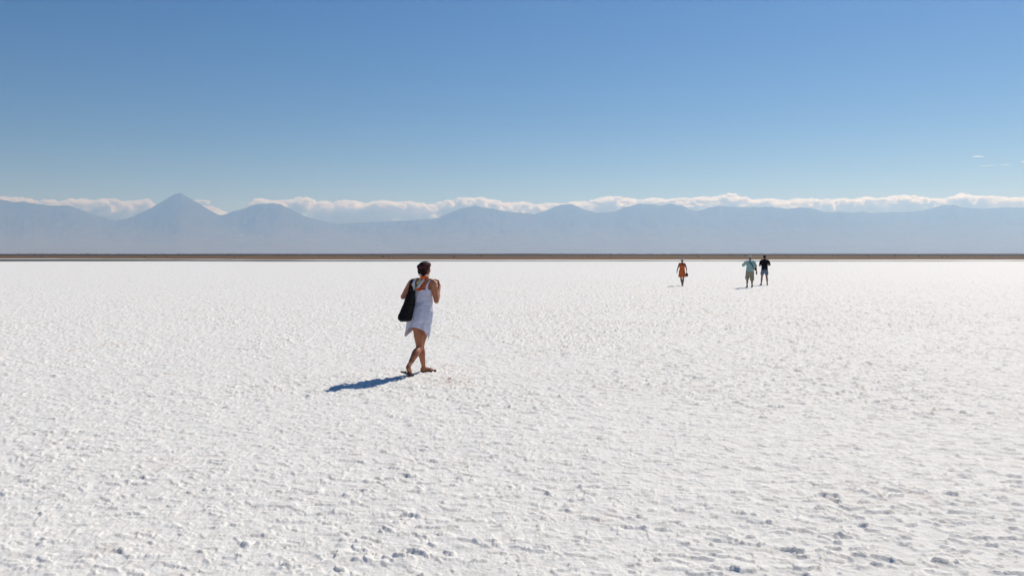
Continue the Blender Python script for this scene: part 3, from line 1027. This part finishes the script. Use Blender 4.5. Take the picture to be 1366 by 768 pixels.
    T.limb([back(570, 378, 0.098), back(569.5, 382, 0.108), back(565.5, 383.6, 0.120), back(560.2, 384.8, 0.122), back(559.3, 386.0, 0.122), back(563.5, 386.8, 0.120), back(568.5, 385.2, 0.115)],
           [(0.006, 0.005), (0.008, 0.005), (0.009, 0.005), (0.010, 0.005), (0.007, 0.005), (0.007, 0.005), (0.005, 0.004)], UP, 10)
    T.limb([back(571.5, 373.5, 0.088), back(571.2, 377, 0.098), back(570.2, 380.5, 0.102)], [(0.005, 0.004), (0.006, 0.004), (0.004, 0.004)], RT, 8)
    T.build('scarf_tail', M_scarfo, sc, voxel=0)
    # dress
    def R_(c, w_, d_, rot=0.0):
        return (Vector(c), w_, d_, RT.copy(), FW.copy())
    hemc = A(556.5, 437, 11.46)
    rings = [R_(A(564.2, 386.0, 11.50), 0.154, 0.122), R_(A(563.8, 391.0, 11.50), 0.150, 0.120), R_(A(563.0, 398.0, 11.50), 0.154, 0.122), R_(A(562.3, 405.5, 11.50), 0.160, 0.126),
             R_(A(561.5, 414.0, 11.49), 0.184, 0.150), R_(A(560.0, 424.0, 11.48), 0.186, 0.162), R_(A(558.2, 431.0, 11.47), 0.180, 0.160), R_(hemc, 0.172, 0.158)]

    def hem(th, g):
        # th: 0 right, pi/2 front, pi left, 3pi/2 back; corners dip at the sides
        k = max(0, (g - 0.62) / 0.38)
        side = abs(math.cos(th)) ** 3
        bk = max(0, -math.sin(th)) ** 2
        return k * (-0.10 * side - 0.06 * abs(math.cos(th - 0.25)) ** 14 + 0.02 * bk - 0.03 * math.sin(3 * th + 0.5) * side)
    dress = cloth_shell('dress', rings, M_white, root, n=96, sub=9, folds=((7, 0.035, 0.4, 0.35), (11, 0.028, 1.9, 0.5), (5, 0.02, 2.2, 0.1)), hem=hem, thick=0.003, noise_amp=0.006, seed=3, nscale=9)
    # upper back panel and straps
    P_ = Solid()
    P_.limb([A(556.0, 387.5, 11.50) - FW * 0.080, A(555.2, 381, 11.50) - FW * 0.104, A(554.6, 375.5, 11.47) - FW * 0.074, A(555.0, 372.8, 11.46) - FW * 0.02, A(555.2, 376.0, 11.50) + FW * 0.075, A(556.5, 387, 11.50) + FW * 0.108],
            [(0.040, 0.005), (0.026, 0.005), (0.020, 0.005), (0.020, 0.005), (0.020, 0.005), (0.032, 0.005)], RT, 12)
    P_.limb([A(573.0, 388.0, 11.48) - FW * 0.086, A(573.2, 381.5, 11.48) - FW * 0.104, A(574.6, 376.0, 11.45) - FW * 0.070, A(575.2, 373.6, 11.44) - FW * 0.012, A(574.4, 377.0, 11.48) + FW * 0.075, A(572.5, 388, 11.48) + FW * 0.105],
            [(0.032, 0.005), (0.016, 0.005), (0.010, 0.005), (0.010, 0.005), (0.010, 0.005), (0.028, 0.005)], RT, 12)
    P_.build('dress_strap', M_white, dress, voxel=0)
    # flip-flops
    def flipflop(heel, toe, up, name='flip_flop'):
        d = (toe - heel); L = d.length; d.normalize()
        s = d.cross(up).normalized(); up = s.cross(d).normalized()
        prof = [(0.0, 0.020), (0.02, 0.032), (0.08, 0.038), (0.35, 0.034), (0.6, 0.042), (0.8, 0.048), (0.93, 0.040), (0.985, 0.024), (1.0, 0.008)]
        V = []
        for z in (-0.008, 0.008):
            for sg in (1, -1):
                for (f, wd) in (prof if sg == 1 else prof[::-1]):
                    bend = 0.0
                    V.append(heel + d * f * L + s * sg * wd + up * z)
        n = len(prof) * 2
        Fc = [tuple(range(n))[::-1], tuple(range(n, 2 * n))] + [(k, (k + 1) % n, n + (k + 1) % n, n + k) for k in range(n)]
        me = bpy.data.meshes.new(name); me.from_pydata([tuple(v) for v in V], [], Fc)
        o = link(name, me, M_rubber, root, smooth=False)
        T = Solid()
        t0 = heel + d * L * 0.82 + up * 0.008
        top = heel + d * L * 0.74 + up * 0.042
        for sg in (-1, 1):
            T.limb([t0, top, heel + d * L * 0.56 + s * sg * 0.032 + up * 0.045, heel + d * L * 0.42 + s * sg * 0.036 + up * 0.006], [(0.006, 0.004), (0.010, 0.004), (0.009, 0.004), (0.007, 0.004)], s, 8)
        T.build('thong_strap', M_rubber, o, voxel=0)
    fz = 0.010
    hr0 = hre - fd * 0.035; hr0.z = fz + 0.004
    tr0 = bre + fd * 0.072; tr0.z = fz + 0.004
    flipflop(hr0, tr0, UP)
    hl0 = A(536.6, 495.6, 11.13); tl0 = bl + FW * 0.062 + RT * 0.01; tl0.z = 0.012
    flipflop(hl0, tl0, UP + FW * -0.1)
    return root, base, FW, RT, shl


def tote_bag(FWr, RTr):
    root = empty('tote_bag', (-1.50, 11.30, 0.79))
    base = Vector(root.location)
    setp(root, 'large soft black tote bag hanging from the left shoulder of the woman in white', 'bag')
    A = lambda px, py, d: at(px, py, d) - base
    d0 = 11.33
    # bag seen partly end on: slanted sack wider at the bottom
    rows = [((549.2, 387.8), 0.036, 0.08), ((548.6, 391), 0.042, 0.10), ((546.7, 401), 0.056, 0.13), ((544.0, 411), 0.074, 0.14), ((541.4, 420), 0.090, 0.15), ((540.6, 425.4), 0.086, 0.15), ((541.2, 428.2), 0.060, 0.12)]
    n = 40; V = []
    K = 5
    full = []
    for i in range(len(rows) - 1):
        for k in range(K):
            t = k / K
            (c0, w0, e0), (c1, w1, e1) = rows[i], rows[i + 1]
            full.append(((vmix(c0[0], c1[0], t), vmix(c0[1], c1[1], t)), vmix(w0, w1, t), vmix(e0, e1, t)))
    full.append(rows[-1])
    for i, (c, w_, e_) in enumerate(full):
        cc = A(c[0], c[1], d0)
        for j in range(n):
            th = 2 * math.pi * j / n
            cx = math.copysign(abs(math.cos(th)) ** 0.6, math.cos(th)); sy = math.copysign(abs(math.sin(th)) ** 0.6, math.sin(th))
            p = cc + RTr * cx * w_ + FWr * sy * e_ * 0.75
            nz = mn.fractal(Vector((p.x * 7 + 4, p.y * 7, p.z * 5)), 0.8, 2, 3)
            p = p + (RTr * cx + FWr * sy) * nz * 0.012
            V.append(tuple(p))
    me = grid_mesh('bag_body', np.array(V), len(full), n, wrap=True)
    bm = bmesh.new(); bm.from_mesh(me); bm.verts.ensure_lookup_table()
    bm.faces.new([bm.verts[k] for k in range(n)]); bm.faces.new([bm.verts[(len(full) - 1) * n + k] for k in range(n)])
    bmesh.ops.recalc_face_normals(bm, faces=bm.faces)
    bm.to_mesh(me); bm.free()
    link('bag_body', me, M_black, root)
    top = A(548.8, 389.6, d0)
    for o in (-0.05, 0.06):
        T = Solid()
        T.limb([top + FWr * o - RTr * 0.012, A(547.8, 383, 11.37) + FWr * o * 0.6, A(549.4, 376.0, 11.405) + FWr * o * 0.3, A(551.2, 371.9, 11.46), A(551.2, 376, 11.54), A(549.6, 383, 11.56) + FWr * 0.02, top + FWr * (o + 0.10) + RTr * 0.01],
               [(0.016, 0.005)] * 7, RTr, 10)
        T.build('strap', M_black, root, voxel=0)



root_w, base_w, FWw, RTw, _ = woman_in_white()
tote_bag(FWw, RTw)


# ---- people further off, in their own coordinates: x right, y the way they face, z up
def far_person(px, py_feet, d, face_deg, H, label, spec):
    g = at(px, py_feet, d); g.z = 0.0
    root = empty('person', g, -math.radians(face_deg))
    setp(root, label, 'person')
    k = H / 1.75
    X = Vector((1, 0, 0)); Y = Vector((0, 1, 0))
    skin = spec.get('skin', M_skin)
    wd = spec.get('width', 1.0)
    S = Solid()
    pel = Vector((0, 0, 0.93 * k)); wst = Vector((0, 0.0, 1.08 * k)); ch = Vector((0, 0.005, 1.27 * k)); sh = Vector((0, -0.005, 1.42 * k)); nk = Vector((0, 0.0, 1.48 * k))
    S.limb([pel - UP * 0.06, pel, wst, ch, sh, nk, nk + UP * 0.05],
           [(0.15 * wd * k, 0.11 * wd * k), (0.165 * wd * k, 0.12 * wd * k), (0.148 * wd * k, 0.108 * wd * k), (0.165 * wd * k, 0.115 * wd * k), (0.16 * wd * k, 0.085 * k), (0.062 * k, 0.060 * k), (0.055 * k, 0.055 * k)], X, 24)
    shw = spec.get('shw', 0.19) * k
    arms = {}
    for s in (-1, 1):
        a = Vector((s * shw, 0, 1.405 * k))
        b, c = spec['arms'][s]
        b = Vector(b) * k; c = Vector(c) * k
        arms[s] = (a, b, c)
        S.limb([Vector((s * 0.07 * k, 0, 1.43 * k)), vmix(Vector((s * 0.07 * k, 0, 1.43 * k)), a, 0.75) + UP * 0.012, a, vmix(a, b, 0.5), b], [0.05 * k, 0.052 * k, 0.054 * k, 0.046 * k, 0.036 * k], None, 14)
        S.limb([b, vmix(b, c, 0.3), c], [0.036 * k, 0.040 * k, 0.024 * k], None, 14)
        hd = (c - b).normalized()
        inn = Vector((-s, 0, 0)) if abs(hd.x) < 0.8 else -UP
        hand(S, c, hd, inn, Y if abs(hd.y) < 0.8 else UP, 1, spec.get('curl', 0.45), 1.05 * k)
    legs = {}
    for s in (-1, 1):
        h0 = Vector((s * 0.088 * k, 0, 0.88 * k))
        kk, aa, tdir = spec['legs'][s]
        kk = Vector(kk) * k; aa = Vector(aa) * k; td = Vector(tdir).normalized()
        legs[s] = (h0, kk, aa)
        S.limb([h0, vmix(h0, kk, 0.3), vmix(h0, kk, 0.8), kk], [(0.085 * k, 0.09 * k), (0.080 * k, 0.085 * k), (0.058 * k, 0.060 * k), 0.052 * k], X, 18)
        S.limb([kk, vmix(kk, aa, 0.3) - Y * 0.012, vmix(kk, aa, 0.8), aa], [0.050 * k, 0.057 * k, 0.036 * k, 0.034 * k], X, 16)
        heel = aa - td * 0.045 * k - UP * 0.045 * k
        ball = aa + td * 0.13 * k; ball.z = max(0.025, aa.z - 0.07 * k) if aa.z < 0.12 * k else 0.025
        S.limb([aa, vmix(aa, heel, .8), vmix(heel, ball, 0.5) + UP * 0.01, ball, ball + td * 0.05 * k], [0.033 * k, 0.030 * k, (0.036 * k, 0.028 * k), (0.045 * k, 0.018 * k), (0.036 * k, 0.012 * k)], td.cross(UP), 14)
        # shoes
        if spec.get('shoe'):
            Q = Solid()
            Q.limb([heel + UP * 0.012, vmix(heel, ball, 0.5) + UP * 0.004, ball, ball + td * 0.07 * k], [(0.038 * k, 0.034 * k), (0.043 * k, 0.034 * k), (0.050 * k, 0.028 * k), (0.040 * k, 0.020 * k)], td.cross(UP), 14)
            if spec['shoe'] == 'high':
                Q.limb([aa + UP * 0.03, heel + UP * 0.02], [0.042 * k, 0.040 * k], X, 12)
            Q.build('shoe', spec.get('shoe_mat', M_shoe), root, voxel=0.009, smooth=1)
    hc = Vector((0, 0.02, 1.635 * k)) + Vector(spec.get('head_off', (0, 0, 0)))
    ht = math.radians(spec.get('head_turn', 0)); hn = math.radians(spec.get('head_nod', 8))
    hf = Vector((math.sin(ht) * math.cos(hn), math.cos(ht) * math.cos(hn), -math.sin(hn))); hR = Vector((math.cos(ht), -math.sin(ht), 0)); hu = hR.cross(hf)
    S.limb([nk, hc - hu * 0.05 * k], [0.056 * k, 0.054 * k], X, 12)
    head(S, hc, hf, hu, hR, 1.03 * k)
    S.build('body', skin, root, voxel=0.008, smooth=2)
    eyes(root, hc, hf, hu, hR, 1.03 * k)
    if spec.get('hair'):
        Hh = Solid()
        Hh.ell(hc + hu * 0.024 * k - hf * 0.018 * k, (0.084 * k, 0.094 * k, 0.100 * k), hR, hf, hu, 18)
        Hh.ell(hc - hu * 0.012 * k - hf * 0.055 * k, (0.070 * k, 0.042 * k, 0.060 * k), hR, hf, hu, 14)
        Hh.build('hair', M_hair, root, voxel=0.009, smooth=1)
    return root, k, S, arms, legs, hc, hf, hu, hR


# woman in the rust orange dress, walking towards the camera
spec = dict(skin=M_skin_dark, width=1.0, shw=0.17, hair=True, shoe='low', shoe_mat=M_shoe, head_nod=12, curl=0.5,
            arms={-1: ((-0.27, -0.02, 1.15), (-0.27, 0.10, 0.94)), 1: ((0.265, 0.01, 1.15), (0.33, 0.06, 0.92))},
            legs={-1: ((-0.075, 0.06, 0.49), (-0.060, -0.02, 0.10), (-0.1, 1, 0)), 1: ((0.065, 0.02, 0.50), (0.02, 0.16, 0.09), (0.05, 1, 0))})
rt, k, S_, arms, legs, hc, hf, hu, hR = far_person(909.7, 381.4, 46.3, 182, 1.60, 'woman in rust orange knee length dress and pale cap, walking towards the camera', spec)
X = Vector((1, 0, 0)); Y = Vector((0, 1, 0))
rings = [(Vector((0, 0, 1.33 * k)), 0.150 * k, 0.112 * k, X.copy(), Y.copy()), (Vector((0, 0, 1.22 * k)), 0.172 * k, 0.135 * k, X.copy(), Y.copy()), (Vector((0, 0, 1.10 * k)), 0.160 * k, 0.120 * k, X.copy(), Y.copy()),
         (Vector((0, 0, 0.95 * k)), 0.192 * k, 0.145 * k, X.copy(), Y.copy()), (Vector((0, 0, 0.75 * k)), 0.200 * k, 0.16 * k, X.copy(), Y.copy()), (Vector((0.01, 0, 0.57 * k)), 0.222 * k, 0.17 * k, X.copy(), Y.copy())]
dr = cloth_shell('dress', rings, M_orange, rt, n=48, sub=6, folds=((6, 0.05, 0.3, 0.3), (10, 0.04, 1.0, 0.4)), thick=0.006, noise_amp=0.006, seed=7)
T = Solid()
for s in (-1, 1):
    T.limb([Vector((s * 0.09 * k, 0.125 * k, 1.26 * k)), Vector((s * 0.10 * k, 0.095 * k, 1.38 * k)), Vector((s * 0.10 * k, 0.01, 1.475 * k)), Vector((s * 0.10 * k, -0.09 * k, 1.38 * k)), Vector((s * 0.09 * k, -0.118 * k, 1.27 * k))],
           [(0.035, 0.006), (0.026, 0.006), (0.024, 0.006), (0.026, 0.006), (0.035, 0.006)], X, 10)
T.build('dress_strap', M_orange, dr, voxel=0)
Cp = Solid()
Cp.ell(hc + hu * 0.055 * k - hf * 0.012 * k, (0.092 * k, 0.102 * k, 0.078 * k), hR, hf, hu, 18)
Cp.ring_tube([hc + hu * 0.050 * k + hf * 0.07 * k, hc + hu * 0.040 * k + hf * 0.135 * k], [(0.075 * k, 0.010 * k), (0.055 * k, 0.007 * k)], hR, 12)
Cp.build('cap', M_greyhat, rt, voxel=0.009, smooth=1)


def carried(name, label, cat, parts, loc, rz):
    r = empty(name, loc, rz)
    setp(r, label, cat)
    for (pn, sol, m, vx) in parts:
        sol.build(pn, m, r, voxel=vx, smooth=2)
    return r


# her bag, held in the hand on the right of the picture (her left hand)
wr = arms[-1][2]
bagc = wr + Vector((-0.020, 0.03, -0.20))
Q = Solid()
Q.ell(Vector((0, 0, -0.03)), (0.085, 0.07, 0.115), X, Y, UP, 18)
Q.ell(Vector((0.01, 0, 0.03)), (0.070, 0.05, 0.06), X, Y, UP, 14)
Hn = Solid()
Hn.limb([Vector((0.06, 0, 0.0)), Vector((0.035, 0, 0.10)), Vector((0.02, 0, 0.125)), Vector((-0.01, 0, 0.11)), Vector((-0.05, 0, 0.0))], [(0.009, 0.006)] * 5, Y, 8)
wl = rt.matrix_basis @ (wr + Vector((-0.0, 0.03, -0.17)))
bpy.context.view_layer.update()
wl = Matrix.Translation(rt.location) @ Matrix.Rotation(rt.rotation_euler.z, 4, 'Z') @ (wr + Vector((0.0, 0.045, -0.18)))
carried('handbag', 'dark maroon round handbag in the hand of the woman in orange', 'bag', [('bag_body', Q, M_maroon, 0.009), ('handle', Hn, M_maroon, 0)], wl, rt.rotation_euler.z)

# man in the teal shirt, walking away, taking a picture ahead
spec = dict(skin=M_skin_dark, width=1.08, shw=0.195, hair=False, shoe='high', shoe_mat=M_shoe, head_nod=14, head_turn=8, curl=0.6,
            arms={-1: ((-0.36, 0.12, 1.20), (-0.20, 0.24, 1.36)), 1: ((0.31, -0.02, 1.14), (0.375, 0.10, 0.92))},
            legs={-1: ((-0.12, 0.08, 0.50), (-0.115, 0.15, 0.10), (-0.12, 1, 0)), 1: ((0.10, -0.01, 0.49), (0.09, -0.14, 0.12), (0.1, 1, 0))})
rt, k, S_, arms, legs, hc, hf, hu, hR = far_person(1000.2, 384.0, 43.4, 4, 1.76, 'man in teal shirt, long khaki shorts and pale hat, walking away', spec)
Sh = Solid()
Sh.limb([Vector((0, 0, 0.90)), Vector((0, 0, 1.0)), Vector((0, 0, 1.15)), Vector((0, 0, 1.30)), Vector((0, -0.005, 1.42)), Vector((0, 0, 1.475))],
        [(0.212, 0.16), (0.210, 0.16), (0.195, 0.15), (0.200, 0.145), (0.180, 0.11), (0.085, 0.08)], X, 28)
for s in (-1, 1):
    a, b, c = arms[s]
    Sh.limb([Vector((s * 0.08, 0, 1.425)), a + UP * 0.005, vmix(a, b, 0.5), vmix(a, b, 0.85)], [0.070, 0.080, 0.082, 0.085], None, 16)
Sh.build('shirt', M_teal, rt, voxel=0.010, smooth=2)
Sc = Solid()
Sc.limb([Vector((0, 0, 1.0)), Vector((0, 0, 0.86)), Vector((0, 0, 0.80))], [(0.200, 0.155), (0.210, 0.16), (0.19, 0.15)], X, 24)
for s in (-1, 1):
    h0, kk, aa = legs[s]
    Sc.limb([h0 - X * s * -0.02, vmix(h0, kk, 0.5) + X * s * 0.012, vmix(h0, kk, 1.06 if s > 0 else 0.92) + X * s * 0.012], [(0.115, 0.125), (0.112, 0.115), (0.112, 0.11)], X, 20)
Sc.build('shorts', M_khaki, rt, voxel=0.010, smooth=2)
Ht = Solid()
Ht.ell(hc + hu * 0.055, (0.096, 0.106, 0.080), hR, hf, hu, 18)
Ht.ell(hc + hu * 0.022 - hf * 0.01, (0.125, 0.140, 0.012), hR, hf, hu, 20)
Ht.build('hat', M_greyhat, rt, voxel=0.008, smooth=1)
Mx = Matrix.Translation(rt.location) @ Matrix.Rotation(rt.rotation_euler.z, 4, 'Z')
St = Solid()
loop = []
for j in range(25):
    a = 2 * math.pi * j / 24
    t = 0.5 + 0.5 * math.cos(a)      # 1 at left shoulder, 0 at right hip
    side_ = math.sin(a)
    xx = vmix(0.255, -0.10, t); zz = vmix(1.02, 1.455, t)
    dep = 0.19 * math.sqrt(max(0.0, 1 - (2 * t - 1) ** 2)) ** 0.8 + 0.03
    loop.append(Vector((xx, -side_ * dep, zz)))
St.ring_tube(loop, [(0.022, 0.008)] * 25, UP, 8)
Po = Solid()
Po.limb([Vector((0.275, -0.03, 1.07)), Vector((0.285, -0.03, 0.98))], [(0.045, 0.07), (0.045, 0.07)], X, 12)
carried('shoulder_bag', 'small dark pouch on a strap across the back of the man in teal', 'bag', [('strap', St, M_black, 0), ('bag_body', Po, M_black, 0.008)], rt.location, rt.rotation_euler.z)
Bt = Solid()
wr = arms[1][2]
Bt.limb([Vector((0, 0, 0.06)), Vector((0, 0, -0.07))], [(0.036, 0.036), (0.042, 0.042)], X, 14)
Cap = Solid()
Cap.limb([Vector((0, 0, 0.075)), Vector((0, 0, 0.098))], [0.020, 0.020], X, 12)
carried('water_bottle', 'dark bottle carried low in the right hand of the man in teal', 'bottle', [('bottle_body', Bt, M_rubber, 0), ('bottle_cap', Cap, M_rubber, 0)],
        Mx @ (wr + Vector((0.012, 0.055, -0.085))), rt.rotation_euler.z)

# man in the black shirt, standing with his back to the camera
spec = dict(skin=M_skin_dark, width=1.0, shw=0.20, hair=True, shoe=None, head_nod=20, curl=0.7,
            arms={-1: ((-0.30, -0.02, 1.14), (-0.16, 0.20, 1.16)), 1: ((0.31, -0.02, 1.18), (0.17, 0.20, 1.20))},
            legs={-1: ((-0.14, 0.03, 0.49), (-0.175, 0.02, 0.09), (-0.45, 1, 0)), 1: ((0.14, 0.03, 0.49), (0.165, -0.01, 0.09), (0.25, 1, 0))})
rt, k, S_, arms, legs, hc, hf, hu, hR = far_person(1019.6, 380.6, 47.2, 3, 1.79, 'man in black t-shirt and slate blue shorts standing with both elbows bent', spec)
Sh = Solid()
Sh.limb([Vector((0, 0, 0.90)) * k, Vector((0, 0, 1.0)) * k, Vector((0, 0, 1.15)) * k, Vector((0, 0, 1.30)) * k, Vector((0, -0.005, 1.42)) * k, Vector((0, 0, 1.475)) * k],
        [(0.195, 0.145), (0.190, 0.14), (0.180, 0.135), (0.195, 0.14), (0.185, 0.11), (0.085, 0.08)], X, 28)
for s in (-1, 1):
    a, b, c = arms[s]
    Sh.limb([Vector((s * 0.08, 0, 1.435 * k)), a + UP * 0.005, vmix(a, b, 0.4), vmix(a, b, 0.62)], [0.066, 0.072, 0.068, 0.066], None, 16)
Sh.build('shirt', M_navy, rt, voxel=0.010, smooth=2)
Sc = Solid()
Sc.limb([Vector((0, 0, 1.0)) * k, Vector((0, 0, 0.88)) * k, Vector((0, 0, 0.84)) * k], [(0.185, 0.14), (0.195, 0.145), (0.18, 0.135)], X, 24)
for s in (-1, 1):
    h0, kk, aa = legs[s]
    Sc.limb([h0, vmix(h0, kk, 0.3) + X * s * 0.008, vmix(h0, kk, 0.50) + X * s * 0.010], [(0.105, 0.115), (0.108, 0.11), (0.112, 0.11)], X, 20)
Sc.build('shorts', M_slate, rt, voxel=0.010, smooth=2)
for s in (-1, 1):
    h0, kk, aa = legs[s]
    Q = Solid()
    td = Vector(spec['legs'][s][2]).normalized()
    Q.limb([Vector((aa.x, aa.y, 0.013)) - td * 0.07, Vector((aa.x, aa.y, 0.013)) + td * 0.08, Vector((aa.x, aa.y, 0.013)) + td * 0.21], [(0.036, 0.010), (0.045, 0.010), (0.035, 0.010)], td.cross(UP), 12)
    Q.limb([Vector((aa.x, aa.y, 0.06)) + td * 0.085 - td.cross(UP) * 0.045, Vector((aa.x, aa.y, 0.085)) + td * 0.07, Vector((aa.x, aa.y, 0.06)) + td * 0.085 + td.cross(UP) * 0.045], [(0.016, 0.012)] * 3, td, 10)
    Q.build('sandal', M_shoe, rt, voxel=0)
